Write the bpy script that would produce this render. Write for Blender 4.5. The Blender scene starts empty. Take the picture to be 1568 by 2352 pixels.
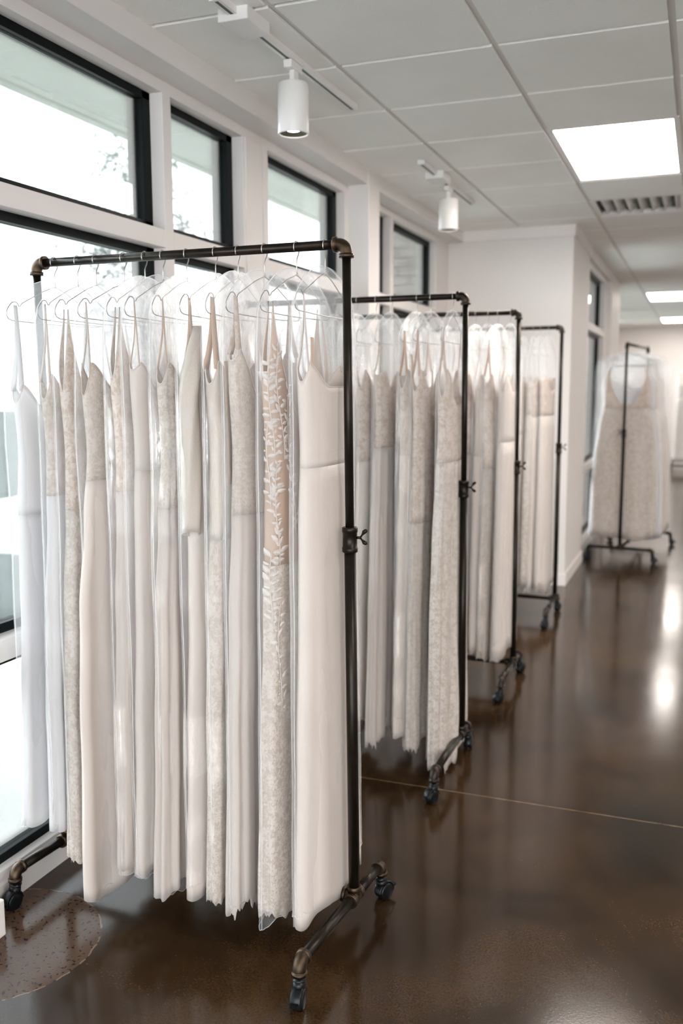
import bpy, bmesh, math, random
from mathutils import Vector, Matrix, noise
random.seed(7)
PI = math.pi
scene = bpy.context.scene
COL = scene.collection

# ------------------------------------------------------------------ helpers
class MB:
    """collects geometry, then links it as one mesh object"""
    def __init__(self): self.v = []; self.f = []; self.s = []
    def add(self, vs, fs, smooth=False):
        o = len(self.v); self.v += [tuple(v) for v in vs]
        for f in fs: self.f.append(tuple(i+o for i in f)); self.s.append(smooth)
    def box(self, x0, x1, y0, y1, z0, z1):
        x0, x1 = min(x0, x1), max(x0, x1); y0, y1 = min(y0, y1), max(y0, y1); z0, z1 = min(z0, z1), max(z0, z1)
        vs = [(x, y, z) for z in (z0, z1) for y in (y0, y1) for x in (x0, x1)]
        self.add(vs, [(0,2,3,1),(4,5,7,6),(0,1,5,4),(2,6,7,3),(0,4,6,2),(1,3,7,5)])
    def grid(self, rows, closed=True, smooth=True):
        n = len(rows[0]); vs = [p for r in rows for p in r]; fs = []
        for i in range(len(rows)-1):
            for j in range(n if closed else n-1):
                k = (j+1) % n
                fs.append((i*n+j, i*n+k, (i+1)*n+k, (i+1)*n+j))
        self.add(vs, fs, smooth)
    def sweep(self, pts, rad, seg=12, caps=True, smooth=True, closed=False):
        pts = [Vector(p) for p in pts]; n = len(pts)
        if not isinstance(rad, (list, tuple)): rad = [rad]*n
        tang = []
        for i in range(n):
            if closed: t = pts[(i+1) % n]-pts[i-1]
            else: t = pts[min(i+1, n-1)]-pts[max(i-1, 0)]
            if t.length < 1e-7: t = (tang[-1] if tang else Vector((0,0,1)))
            tang.append(t.normalized())
        ref = Vector((0,0,1)) if abs(tang[0].z) < .9 else Vector((1,0,0))
        u = tang[0].cross(ref).normalized(); rings = []
        for i in range(n):
            u = (u - tang[i]*u.dot(tang[i])).normalized(); w = tang[i].cross(u)
            rings.append([pts[i]+(u*math.cos(2*PI*k/seg)+w*math.sin(2*PI*k/seg))*rad[i] for k in range(seg)])
        if closed: rings.append(rings[0])
        o = len(self.v); self.grid(rings, True, smooth)
        if caps and not closed:
            self.f.append(tuple(o+k for k in range(seg))[::-1]); self.s.append(False)
            b = o+(n-1)*seg; self.f.append(tuple(b+k for k in range(seg))); self.s.append(False)
    def ball(self, c, r, sx=1, sy=1, sz=1, a=14, b=9):
        rows = []
        for i in range(b+1):
            t = PI*i/b
            rows.append([(c[0]+r*sx*math.sin(t)*math.cos(2*PI*k/a), c[1]+r*sy*math.sin(t)*math.sin(2*PI*k/a), c[2]+r*sz*math.cos(t)) for k in range(a)])
        self.grid(rows)
    def build(self, name, mat, parent=None, bevel=0, solid=0, loc=None):
        me = bpy.data.meshes.new(name); me.from_pydata(self.v, [], self.f)
        me.polygons.foreach_set('use_smooth', self.s); me.materials.append(mat)
        me.validate(); me.update()
        bm = bmesh.new(); bm.from_mesh(me); bmesh.ops.remove_doubles(bm, verts=bm.verts, dist=1e-6)
        bmesh.ops.recalc_face_normals(bm, faces=bm.faces); bm.to_mesh(me); bm.free()
        o = bpy.data.objects.new(name, me); COL.objects.link(o)
        if parent is not None: o.parent = parent
        if loc: o.location = loc
        if bevel:
            m = o.modifiers.new('bevel', 'BEVEL'); m.width = bevel; m.segments = 2; m.limit_method = 'ANGLE'
        if solid:
            m = o.modifiers.new('solid', 'SOLIDIFY'); m.thickness = solid; m.offset = 0
        return o

def tag(o, label=None, cat=None, group=None, kind=None):
    if label: o['label'] = label
    if cat: o['category'] = cat
    if group: o['group'] = group
    if kind: o['kind'] = kind
    return o
def empty(name, loc=(0,0,0), rz=0):
    o = bpy.data.objects.new(name, None); o.empty_display_size = .05
    COL.objects.link(o); o.location = loc; o.rotation_euler = (0,0,rz); return o

# ------------------------------------------------------------------ materials
def newmat(name):
    m = bpy.data.materials.new(name); m.use_nodes = True
    nt = m.node_tree; nt.nodes.clear(); out = nt.nodes.new('ShaderNodeOutputMaterial')
    return m, nt, out
def N(nt, t, **kw):
    n = nt.nodes.new(t)
    for k, v in kw.items():
        if k in n.inputs: n.inputs[k].default_value = v
        else: setattr(n, k, v)
    return n
def L(nt, a, b): nt.links.new(a, b)
def rgba(c): return (c[0], c[1], c[2], 1)
def coords(nt, scale=(1,1,1)):
    tc = N(nt, 'ShaderNodeTexCoord'); mp = N(nt, 'ShaderNodeMapping'); mp.inputs['Scale'].default_value = scale
    L(nt, tc.outputs['Object'], mp.inputs['Vector']); return mp.outputs['Vector']
def ramp(nt, src, p0, c0, p1, c1):
    r = N(nt, 'ShaderNodeValToRGB'); e = r.color_ramp.elements
    e[0].position = p0; e[0].color = rgba(c0); e[1].position = p1; e[1].color = rgba(c1)
    L(nt, src, r.inputs['Fac']); return r.outputs['Color']

def paint(name, col, rough=.5, nscale=6, var=.03, bump=.02, metal=0, spec=.5):
    m, nt, out = newmat(name)
    p = N(nt, 'ShaderNodeBsdfPrincipled'); p.inputs['Roughness'].default_value = rough; p.inputs['Metallic'].default_value = metal
    p.inputs['Specular IOR Level'].default_value = spec
    v = coords(nt); n = N(nt, 'ShaderNodeTexNoise', Scale=nscale, Detail=4.0); L(nt, v, n.inputs['Vector'])
    c = ramp(nt, n.outputs['Fac'], .3, [max(0, x*(1-var)) for x in col], .7, [min(1, x*(1+var)) for x in col])
    L(nt, c, p.inputs['Base Color'])
    if bump:
        n2 = N(nt, 'ShaderNodeTexNoise', Scale=nscale*30, Detail=2.0); L(nt, v, n2.inputs['Vector'])
        b = N(nt, 'ShaderNodeBump', Strength=bump*5, Distance=.002); L(nt, n2.outputs['Fac'], b.inputs['Height']); L(nt, b.outputs['Normal'], p.inputs['Normal'])
    L(nt, p.outputs[0], out.inputs['Surface']); return m

def emit(name, col, s):
    m, nt, out = newmat(name); e = N(nt, 'ShaderNodeEmission', Strength=s); e.inputs['Color'].default_value = rgba(col)
    L(nt, e.outputs[0], out.inputs['Surface']); return m

def thin_glass(name, tint=(1,1,1), refl=1.0, rough=0.0):
    m, nt, out = newmat(name)
    t = N(nt, 'ShaderNodeBsdfTransparent'); t.inputs['Color'].default_value = rgba(tint)
    g = N(nt, 'ShaderNodeBsdfGlossy', Roughness=rough)
    fr = N(nt, 'ShaderNodeFresnel', IOR=1.45); mx = N(nt, 'ShaderNodeMixShader')
    mul = N(nt, 'ShaderNodeMath', operation='MULTIPLY'); mul.inputs[1].default_value = refl
    L(nt, fr.outputs[0], mul.inputs[0]); L(nt, mul.outputs[0], mx.inputs[0]); L(nt, t.outputs[0], mx.inputs[1]); L(nt, g.outputs[0], mx.inputs[2])
    L(nt, mx.outputs[0], out.inputs['Surface']); return m

def film(name, milk=.07, rough=.16, bump=.5, gl=1.0, nsc=26.0, dist=1.4, bd=.02, patchy=False):
    """thin clear polythene: mostly see-through, a little milky, with crinkles that catch the light"""
    m, nt, out = newmat(name)
    v = coords(nt, (1, 1, .45))
    n1 = N(nt, 'ShaderNodeTexNoise', Scale=nsc, Detail=5.0, Roughness=.6, Distortion=dist); L(nt, v, n1.inputs['Vector'])
    v2 = coords(nt, (1, 1, .8)); n2 = N(nt, 'ShaderNodeTexNoise', Scale=4.0, Detail=2.0); L(nt, v2, n2.inputs['Vector'])
    msk = N(nt, 'ShaderNodeMapRange'); msk.inputs['From Min'].default_value = .45; msk.inputs['From Max'].default_value = .56
    L(nt, n2.outputs['Fac'], msk.inputs['Value'])
    st = N(nt, 'ShaderNodeMath', operation='MULTIPLY_ADD'); st.inputs[1].default_value = bump; st.inputs[2].default_value = .07
    L(nt, msk.outputs[0], st.inputs[0])
    b = N(nt, 'ShaderNodeBump', Distance=bd); L(nt, n1.outputs['Fac'], b.inputs['Height']); L(nt, st.outputs[0], b.inputs['Strength'])
    t = N(nt, 'ShaderNodeBsdfTransparent'); t.inputs['Color'].default_value = (1, 1, 1, 1)
    g = N(nt, 'ShaderNodeBsdfGlossy', Roughness=rough); L(nt, b.outputs['Normal'], g.inputs['Normal'])
    d = N(nt, 'ShaderNodeBsdfDiffuse'); d.inputs['Color'].default_value = (.86, .86, .87, 1)
    tr = N(nt, 'ShaderNodeBsdfTranslucent'); tr.inputs['Color'].default_value = (.86, .86, .87, 1)
    md = N(nt, 'ShaderNodeMixShader'); md.inputs[0].default_value = .5; L(nt, d.outputs[0], md.inputs[1]); L(nt, tr.outputs[0], md.inputs[2])
    m1 = N(nt, 'ShaderNodeMixShader'); m1.inputs[0].default_value = milk
    lw = N(nt, 'ShaderNodeLayerWeight', Blend=.25)
    ml = N(nt, 'ShaderNodeMath', operation='MULTIPLY_ADD'); ml.inputs[1].default_value = .25; ml.inputs[2].default_value = milk
    L(nt, lw.outputs['Facing'], ml.inputs[0]); L(nt, ml.outputs[0], m1.inputs[0])
    L(nt, t.outputs[0], m1.inputs[1]); L(nt, md.outputs[0], m1.inputs[2])
    fr = N(nt, 'ShaderNodeFresnel', IOR=1.35); L(nt, b.outputs['Normal'], fr.inputs['Normal'])
    fm = N(nt, 'ShaderNodeMath', operation='MULTIPLY'); fm.inputs[1].default_value = gl; L(nt, fr.outputs[0], fm.inputs[0])
    fc = N(nt, 'ShaderNodeMath', operation='MINIMUM'); fc.inputs[1].default_value = .16*gl; L(nt, fm.outputs[0], fc.inputs[0])
    if patchy:
        fc = N(nt, 'ShaderNodeMath', operation='MAXIMUM'); fc.inputs[1].default_value = .13; L(nt, fm.outputs[0], fc.inputs[0])
    if patchy:
        pm = N(nt, 'ShaderNodeMath', operation='MULTIPLY_ADD'); pm.inputs[1].default_value = .96; pm.inputs[2].default_value = .04
        L(nt, msk.outputs[0], pm.inputs[0]); pp = N(nt, 'ShaderNodeMath', operation='MULTIPLY'); L(nt, pm.outputs[0], pp.inputs[0]); L(nt, fc.outputs[0], pp.inputs[1]); fc = pp
    L(nt, fc.outputs[0], g.inputs['Color'])
    m2 = N(nt, 'ShaderNodeAddShader'); L(nt, m1.outputs[0], m2.inputs[0]); L(nt, g.outputs[0], m2.inputs[1])
    L(nt, m2.outputs[0], out.inputs['Surface']); return m

def fabric(name, col, rough=.6, transl=.3, sheer=0.0, spec=.3, sheen=.2, pattern=None, col2=None, pscale=60, bump=.3):
    m, nt, out = newmat(name)
    p = N(nt, 'ShaderNodeBsdfPrincipled'); p.inputs['Roughness'].default_value = rough; p.inputs['Specular IOR Level'].default_value = spec
    p.inputs['Sheen Weight'].default_value = sheen
    tr = N(nt, 'ShaderNodeBsdfTranslucent'); mx = N(nt, 'ShaderNodeMixShader'); mx.inputs[0].default_value = transl
    v = coords(nt); tp = N(nt, 'ShaderNodeBsdfTransparent'); m3 = N(nt, 'ShaderNodeMixShader'); m3.inputs[0].default_value = sheer
    b = N(nt, 'ShaderNodeBump', Strength=bump, Distance=.002)
    if pattern == 'lace':
        ns = N(nt, 'ShaderNodeTexNoise', Scale=9.0, Detail=3.0); L(nt, v, ns.inputs['Vector'])
        mixv = N(nt, 'ShaderNodeMix', data_type='VECTOR'); mixv.inputs[0].default_value = .035
        L(nt, v, mixv.inputs[4]); L(nt, ns.outputs['Color'], mixv.inputs[5])
        V0 = mixv.outputs[1]
        def mt(op, a, b_=None, c_=None):
            q = N(nt, 'ShaderNodeMath', operation=op)
            for k_, z_ in enumerate((a, b_, c_)):
                if z_ is None: continue
                if isinstance(z_, (int, float)): q.inputs[k_].default_value = z_
                else: L(nt, z_, q.inputs[k_])
            return q.outputs[0]
        def flowers(sc, R, petals, rnd_):
            vo = N(nt, 'ShaderNodeTexVoronoi', Scale=sc, Randomness=rnd_); L(nt, V0, vo.inputs['Vector'])
            df = N(nt, 'ShaderNodeVectorMath', operation='SUBTRACT'); L(nt, V0, df.inputs[0]); L(nt, vo.outputs['Position'], df.inputs[1])
            sp_ = N(nt, 'ShaderNodeSeparateXYZ'); L(nt, df.outputs[0], sp_.inputs[0])
            ln_ = N(nt, 'ShaderNodeVectorMath', operation='LENGTH'); L(nt, df.outputs[0], ln_.inputs[0]); rr_ = ln_.outputs['Value']; hh_ = mt('ADD', sp_.outputs['X'], sp_.outputs['Y'])
            th = mt('ARCTAN2', sp_.outputs['Z'], hh_)
            hs_ = N(nt, 'ShaderNodeSeparateXYZ'); L(nt, vo.outputs['Color'], hs_.inputs[0])
            pt_ = mt('MULTIPLY', mt('ABSOLUTE', mt('COSINE', mt('ADD', mt('MULTIPLY', th, petals/2), mt('MULTIPLY', hs_.outputs['X'], 6.0)))), .62*R)
            e_ = mt('DIVIDE', mt('SUBTRACT', mt('ADD', pt_, .38*R), rr_), .10*R)
            o_ = N(nt, 'ShaderNodeClamp'); L(nt, e_, o_.inputs[0])
            eye = mt('GREATER_THAN', rr_, .16*R)
            return mt('MULTIPLY', o_.outputs[0], eye)
        f1 = flowers(pscale*.30, .62/(pscale*.30), 5, .7); f2 = flowers(pscale*.75, .5/(pscale*.75), 4, 1.0)
        wv = N(nt, 'ShaderNodeTexVoronoi', Scale=pscale*.42, feature='DISTANCE_TO_EDGE'); L(nt, V0, wv.inputs['Vector'])
        vine = mt('LESS_THAN', wv.outputs['Distance'], .035)
        mm = N(nt, 'ShaderNodeMath', operation='MAXIMUM'); L(nt, mt('MAXIMUM', f1, mt('MULTIPLY', f2, .7)), mm.inputs[0]); L(nt, mt('MULTIPLY', vine, .8), mm.inputs[1])
        c = N(nt, 'ShaderNodeMix', data_type='RGBA'); c.inputs[6].default_value = rgba(col2 or [x*.86 for x in col]); c.inputs[7].default_value = rgba(col)
        L(nt, mm.outputs[0], c.inputs[0]); L(nt, c.outputs[2], p.inputs['Base Color']); L(nt, c.outputs[2], tr.inputs['Color'])
        L(nt, mm.outputs[0], b.inputs['Height'])
        if sheer:
            sh = N(nt, 'ShaderNodeMath', operation='MULTIPLY_ADD'); sh.inputs[1].default_value = -sheer; sh.inputs[2].default_value = sheer
            L(nt, mm.outputs[0], sh.inputs[0]); L(nt, sh.outputs[0], m3.inputs[0])
    elif pattern == 'bead':
        vo = N(nt, 'ShaderNodeTexVoronoi', Scale=pscale*2.6); L(nt, v, vo.inputs['Vector'])
        n2 = N(nt, 'ShaderNodeTexNoise', Scale=14.0, Detail=3.0, Distortion=2.0); L(nt, v, n2.inputs['Vector'])
        c = ramp(nt, n2.outputs['Fac'], .45, col2 or [x*.86 for x in col], .56, col)
        L(nt, c, p.inputs['Base Color']); L(nt, c, tr.inputs['Color']); L(nt, vo.outputs['Distance'], b.inputs['Height']); b.inputs['Distance'].default_value = .0008
    else:
        n2 = N(nt, 'ShaderNodeTexNoise', Scale=5.0, Detail=3.0); L(nt, v, n2.inputs['Vector'])
        c = ramp(nt, n2.outputs['Fac'], .3, [x*.97 for x in col], .7, col); L(nt, c, p.inputs['Base Color']); L(nt, c, tr.inputs['Color'])
        w = N(nt, 'ShaderNodeTexNoise', Scale=260.0, Detail=1.0); L(nt, v, w.inputs['Vector']); L(nt, w.outputs['Fac'], b.inputs['Height'])
        b.inputs['Strength'].default_value = bump*.3
    L(nt, b.outputs['Normal'], p.inputs['Normal'])
    L(nt, p.outputs[0], mx.inputs[1]); L(nt, tr.outputs[0], mx.inputs[2]); L(nt, mx.outputs[0], m3.inputs[1]); L(nt, tp.outputs[0], m3.inputs[2])
    L(nt, m3.outputs[0], out.inputs['Surface']); return m

M = {}
M['wall'] = paint('wall_paint', (.735, .695, .67), .55, 3, .015, .02)
M['casing'] = paint('casing_paint', (.80, .755, .73), .4, 3, .01, .0)
M['tile'] = paint('ceiling_tile', (.91, .895, .86), .9, 4, .02, .08)
M['tbar'] = paint('ceiling_grid', (.72, .69, .655), .5, 4, .01, 0)
M['white'] = paint('white_metal', (.80, .775, .75), .35, 4, .01, 0)
M['slot'] = paint('track_slot', (.03, .03, .02), .5, 4, .1, 0)
M['black'] = paint('black_frame', (.006, .008, .008), .35, 4, .1, 0, 0, .06)
M['pipe'] = paint('black_pipe', (.017, .013, .009), .30, 30, .25, .02, .6, .35)
M['fitting'] = paint('bronze_fitting', (.066, .044, .028), .28, 40, .35, .05, .9, .5)
M['fitting_dark'] = paint('dark_fitting', (.032, .024, .018), .28, 40, .35, .05, .8, .5)
M['rubber'] = paint('caster_plastic', (.004, .005, .006), .30, 20, .2, 0, 0, .25)
M['wire'] = paint('hanger_wire', (.40, .375, .35), .28, 30, .05, 0, 1.0)
M['panel'] = emit('panel_light', (1.0, .925, .86), 24.0)
M['bulb'] = emit('lamp_glow', (1.0, .93, .86), 9.0)
M['glass'] = thin_glass('window_glass', (.96, .98, .975), .8)
M['film'] = film('clear_film', .105, .12, .8, .22)
M['film_crinkled'] = film('crinkled_film', .085, .02, 1.3, 1.0, 46.0, 4.0, .022, True)
M['film_far'] = film('soft_film', .08, .2, 1.2, .4)
M['seam'] = film('film_seam', .45, .2, .1, 1.0)
M['grass'] = paint('lawn', (.075, .092, .083), .9, 3, .2, .1)
M['bounce_slab'] = paint('pale_bounce_slab', (.84, .85, .81), .8, 3, .05, .1)  # for the added slab that reflects skylight upwards
M['leaf'] = paint('tree_leaf', (.22, .25, .22), .7, 3, .2, 0)
M['bark'] = paint('tree_bark', (.30, .29, .28), .9, 8, .3, 0)
M['brick'] = paint('outside_brick', (.42, .38, .36), .8, 6, .15, .1)
M['soffit'] = paint('outside_soffit', (.86, .90, .84), .7, 4, .05, 0)

IV = (.86, .80, .745)
M['satin'] = fabric('ivory_satin', (.76, .685, .63), .42, .22, 0, .4, .1)
M['crepe'] = fabric('soft_crepe', (.77, .70, .645), .7, .28, 0, .2, .3)
M['tulle'] = fabric('sheer_tulle', (.78, .72, .675), .8, .38, .14, .1, .3)
M['veil'] = fabric('white_tulle', (.84, .83, .835), .8, .35, .06, .1, .3)
M['lace'] = fabric('ivory_lace', (.75, .685, .63), .7, .3, .10, .2, .2, 'lace', (.655, .58, .51), 120, .5)
M['lace_nude'] = fabric('lace_over_nude', (.78, .70, .64), .7, .3, .0, .2, .2, 'lace', (.63, .51, .415), 100, .5)
M['lace_fine'] = fabric('fine_lace', (.735, .67, .61), .7, .3, .06, .2, .2, 'lace', (.64, .57, .50), 170, .5)
M['bead'] = fabric('beaded_net', (.64, .585, .53), .45, .2, .08, .7, .1, 'bead', (.64, .575, .505), 60, .9)
M['nude'] = fabric('nude_lining', (.74, .585, .465), .6, .4, .12, .3, .2)
M['tan'] = fabric('tan_tape', (.66, .47, .32), .6, .1, 0, .3, .2)
M['applique'] = fabric('white_applique', (.89, .835, .79), .6, .35, .1, .3, .3, bump=.8)

def floor_mat():
    m, nt, out = newmat('polished_concrete')
    p = N(nt, 'ShaderNodeBsdfPrincipled'); p.inputs['Specular IOR Level'].default_value = .42
    v = coords(nt)
    n1 = N(nt, 'ShaderNodeTexNoise', Scale=1.7, Detail=7.0, Roughness=.65, Distortion=.5); L(nt, v, n1.inputs['Vector'])
    base = ramp(nt, n1.outputs['Fac'], .32, (.009, .0045, .0018), .70, (.058, .031, .014))
    n2 = N(nt, 'ShaderNodeTexNoise', Scale=150.0, Detail=3.0); L(nt, v, n2.inputs['Vector'])
    sp = ramp(nt, n2.outputs['Fac'], .35, (.72, .72, .72), .72, (1.35, 1.32, 1.28))
    mu = N(nt, 'ShaderNodeMix', data_type='RGBA', blend_type='MULTIPLY'); mu.inputs[0].default_value = 1
    L(nt, base, mu.inputs[6]); L(nt, sp, mu.inputs[7])
    tc = N(nt, 'ShaderNodeTexCoord'); sx = N(nt, 'ShaderNodeSeparateXYZ'); L(nt, tc.outputs['Object'], sx.inputs[0])
    def math_(op, a, b=None, c=None):
        n = N(nt, 'ShaderNodeMath', operation=op)
        for i, q in enumerate((a, b, c)):
            if q is None: continue
            if isinstance(q, (int, float)): n.inputs[i].default_value = q
            else: L(nt, q, n.inputs[i])
        return n.outputs[0]
    # saw-cut joints: across the room every 4.6 m, starting at y = 3.40
    yy = math_('ABSOLUTE', math_('SUBTRACT', math_('PINGPONG', math_('SUBTRACT', sx.outputs['Y'], 3.40), 4.6), 0.0))
    line = math_('LESS_THAN', yy, .0035)
    nb = N(nt, 'ShaderNodeTexNoise', Scale=22.0); L(nt, v, nb.inputs['Vector'])
    linem = math_('MULTIPLY', line, math_('MULTIPLY_ADD', nb.outputs['Fac'], 1.4, -.2))
    c2 = N(nt, 'ShaderNodeMix', data_type='RGBA'); c2.inputs[7].default_value = (.26, .18, .11, 1)
    L(nt, linem, c2.inputs[0]); L(nt, mu.outputs[2], c2.inputs[6])
    # round ground-down patch with exposed aggregate by the window
    dx = math_('SUBTRACT', sx.outputs['X'], -1.82); dy = math_('SUBTRACT', sx.outputs['Y'], 1.965)
    wob = math_('MULTIPLY_ADD', nb.outputs['Fac'], .02, -.01)
    r = math_('ADD', math_('SQRT', math_('ADD', math_('MULTIPLY', dx, dx), math_('MULTIPLY', dy, dy))), wob)
    inside = math_('LESS_THAN', r, .278)
    rim = math_('MULTIPLY', math_('LESS_THAN', math_('ABSOLUTE', math_('SUBTRACT', r, .28)), .0022), math_('GREATER_THAN', nb.outputs['Fac'], .46))
    vo = N(nt, 'ShaderNodeTexVoronoi', Scale=85.0); L(nt, v, vo.inputs['Vector'])
    vn = N(nt, 'ShaderNodeTexNoise', Scale=85.0, Detail=2.0); L(nt, v, vn.inputs['Vector'])
    pit = math_('GREATER_THAN', vn.outputs['Fac'], .61)
    ca = N(nt, 'ShaderNodeMix', data_type='RGBA'); ca.inputs[6].default_value = (.085, .050, .032, 1); ca.inputs[7].default_value = (.014, .008, .006, 1)
    L(nt, pit, ca.inputs[0])
    c3 = N(nt, 'ShaderNodeMix', data_type='RGBA'); L(nt, inside, c3.inputs[0]); L(nt, c2.outputs[2], c3.inputs[6]); L(nt, ca.outputs[2], c3.inputs[7])
    c4 = N(nt, 'ShaderNodeMix', data_type='RGBA'); c4.inputs[7].default_value = (.17, .115, .075, 1); L(nt, rim, c4.inputs[0]); L(nt, c3.outputs[2], c4.inputs[6])
    L(nt, c4.outputs[2], p.inputs['Base Color'])
    n3 = N(nt, 'ShaderNodeTexNoise', Scale=3.0, Detail=5.0); L(nt, v, n3.inputs['Vector'])
    rr = N(nt, 'ShaderNodeMapRange'); rr.inputs['To Min'].default_value = .09; rr.inputs['To Max'].default_value = .20; L(nt, n3.outputs['Fac'], rr.inputs['Value'])
    L(nt, math_('MULTIPLY_ADD', inside, -.02, rr.outputs[0]), p.inputs['Roughness'])
    L(nt, math_('MULTIPLY_ADD', inside, -.22, .40), p.inputs['Specular IOR Level'])
    b = N(nt, 'ShaderNodeBump', Strength=.05, Distance=.002); L(nt, n2.outputs['Fac'], b.inputs['Height']); L(nt, b.outputs['Normal'], p.inputs['Normal'])
    L(nt, p.outputs[0], out.inputs['Surface']); return m
M['floor'] = floor_mat()

# ------------------------------------------------------------------ the room
HC = 2.8275; XW = -1.94; XB = -1.816; ZB = 2.736
XR = 5.2; Y0 = -4.0; YE = 20.3
b = MB(); b.box(-2.1, XR, Y0, YE, -.2, 0); tag(b.build('floor', M['floor']), kind='structure')
# ceiling of lay-in tiles (one surface) over a metal grid
S = .6096; GX = -.754; GY = 3.511
b = MB()
def tiles(b, x0, x1, y0, y1, skip):
    i0 = math.floor((x0-GX)/S); i1 = math.ceil((x1-GX)/S); j0 = math.floor((y0-GY)/S); j1 = math.ceil((y1-GY)/S)
    g = .0125
    for i in range(i0, i1):
        for j in range(j0, j1):
            if (i, j) in skip: continue
            a0 = max(x0, GX+i*S+g); a1 = min(x1, GX+(i+1)*S-g); b0 = max(y0, GY+j*S+g); b1 = min(y1, GY+(j+1)*S-g)
            if a1-a0 > .01 and b1-b0 > .01: b.box(a0, a1, b0, b1, HC-.007, HC+.02)
panels = []     # (i, j) cell of each 2 x 4 ft light, along y
for i in (0, 3, 6):
    for j in (2, 16, 24): panels.append((i, j))
for i in (3, 6):
    for j in (-12, -5, 9): panels.append((i, j))
skip = set()
for i, j in panels: skip |= {(i, j), (i, j+1)}
skip.add((0, 5))
tiles(b, XB, XR, Y0, 7.44, skip); tiles(b, -.954, XR, 7.44, 11.84, skip); tiles(b, XW, XR, 11.84, YE, skip)
b.box(-2.1, XR, Y0, YE, HC+.03, HC+.12)
tag(b.build('ceiling', M['tile'], bevel=0), kind='structure')
b = MB()
for i in range(-4, 11):
    x = GX+i*S
    for y0, y1, xm in ((Y0, 7.44, XB), (7.44, 11.84, -.954), (11.84, YE, XW)):
        if xm+.01 < x < XR: b.box(x-.0115, x+.0115, y0, y1, HC+.0015, HC+.03)
for j in range(-13, 29):
    y = GY+j*S; xm = XB if y < 7.44 else (-.954 if y < 11.84 else XW)
    b.box(xm, XR, y-.0115, y+.0115, HC+.003, HC+.029)
tag(b.build('trim_1', M['tbar']), kind='structure')

# window wall: piers, mullions, rails, sills and head as one wall
def winwall(b, xf, segs, y0, y1, top=ZB, depth=.16):
    """segs: list of (ya, yb) openings"""
    xb = xf-depth
    b.box(xb, xf, y0, y1, 2.695, HC); b.box(xb, xf, y0, y1, 0, .068)
    prev = y0
    for ya, yb in segs:
        b.box(xb, xf, prev, ya, .068, 2.695)
        b.box(xb, xf, ya, yb, 2.124, 2.192)
        b.box(xb, xf-.0, ya, yb, .765, .835)
        b.box(xb, xf-.02, ya, yb, .068, .10)
        prev = yb
    b.box(xb, xf, prev, y1, .068, 2.695)
segsA = [(-3.6, -2.2), (-2.14, -.75), (-.5, 1.0), (1.06, 3.165), (3.225, 3.828), (4.076, 5.10), (5.36, 5.94), (6.00, 7.07)]
b = MB(); winwall(b, XW, segsA, Y0, 7.46)
b.box(XW-.02, XB, Y0, 7.46, ZB, HC)                       # header beam
b.box(XW-.02, XB+.004, 5.145, 5.337, 0, HC)                    # column
b.box(XW-.01, XW+.006, 4.018, 4.070, .068, 2.695)         # pier edge board
b.box(XW-.01, XW+.006, 3.845, 4.008, .068, 2.695)
b.box(-2.10, -.954, 7.44, 8.58, 0, HC)                    # return of the wall
tag(b.build('wall_left', M['wall'], bevel=.002), kind='structure')
segsB = [(8.72, 10.5)]
b = MB(); winwall(b, -1.0, segsB, 8.58, 11.3)
b.box(-1.02, -.954, 8.58, 11.84, ZB, HC); b.box(-2.10, -.954, 10.78, 11.84, 0, HC)
tag(b.build('wall_inner', M['wall'], bevel=.002), kind='structure')
segsC = [(12.3, 13.9), (13.96, 15.6), (15.9, 17.5), (17.56, 19.2)]
b = MB(); winwall(b, XW, segsC, 11.84, YE)
tag(b.build('wall_beyond', M['wall'], bevel=.002), kind='structure')
b = MB(); b.box(-2.1, XR+.1, YE, YE+.12, 0, HC); tag(b.build('wall_back', M['wall']), kind='structure')
b = MB(); b.box(XR, XR+.12, Y0-.1, YE, 0, HC); tag(b.build('wall_right', M['wall']), kind='structure')
b = MB(); b.box(-2.1, XR, Y0-.12, Y0, 2.69, HC); b.box(-2.1, XR, Y0-.12, Y0, 0, .10)
for xa, xb_ in ((-2.1, -1.7), (.15, .27), (2.0, 2.12), (3.85, 3.97), (4.95, XR)): b.box(xa, xb_, Y0-.12, Y0, .10, 2.69)  # openings added in this unseen wall to let in daylight behind the camera
b.box(-1.7, 4.95, Y0-.12, Y0, 2.124, 2.19)
tag(b.build('wall_front', M['wall']), kind='structure')
b = MB(); b.box(XW, -.940, 7.425, 7.44, ZB, HC); b.box(-.954, -.940, 7.44, 8.58, ZB, HC)
tag(b.build('trim_2', M['casing'], bevel=.002), kind='structure')
b = MB(); b.box(XW, -.942, 7.428, 7.44, 0, .10); b.box(-.954, -.942, 7.44, 8.58, 0, .10); b.box(-.954, -.942, 10.78, 11.84, 0, .10)
tag(b.build('baseboard_left', M['casing'], bevel=.002), kind='structure')
b = MB(); b.box(XW, XR, YE-.012, YE, 0, .10); tag(b.build('baseboard_back', M['casing'], bevel=.002), kind='structure')
b = MB(); b.box(XW, -1.83, 1.15, 1.995, 0, .112); tag(b.build('trim_3', M['casing'], bevel=.004), kind='structure')

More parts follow.
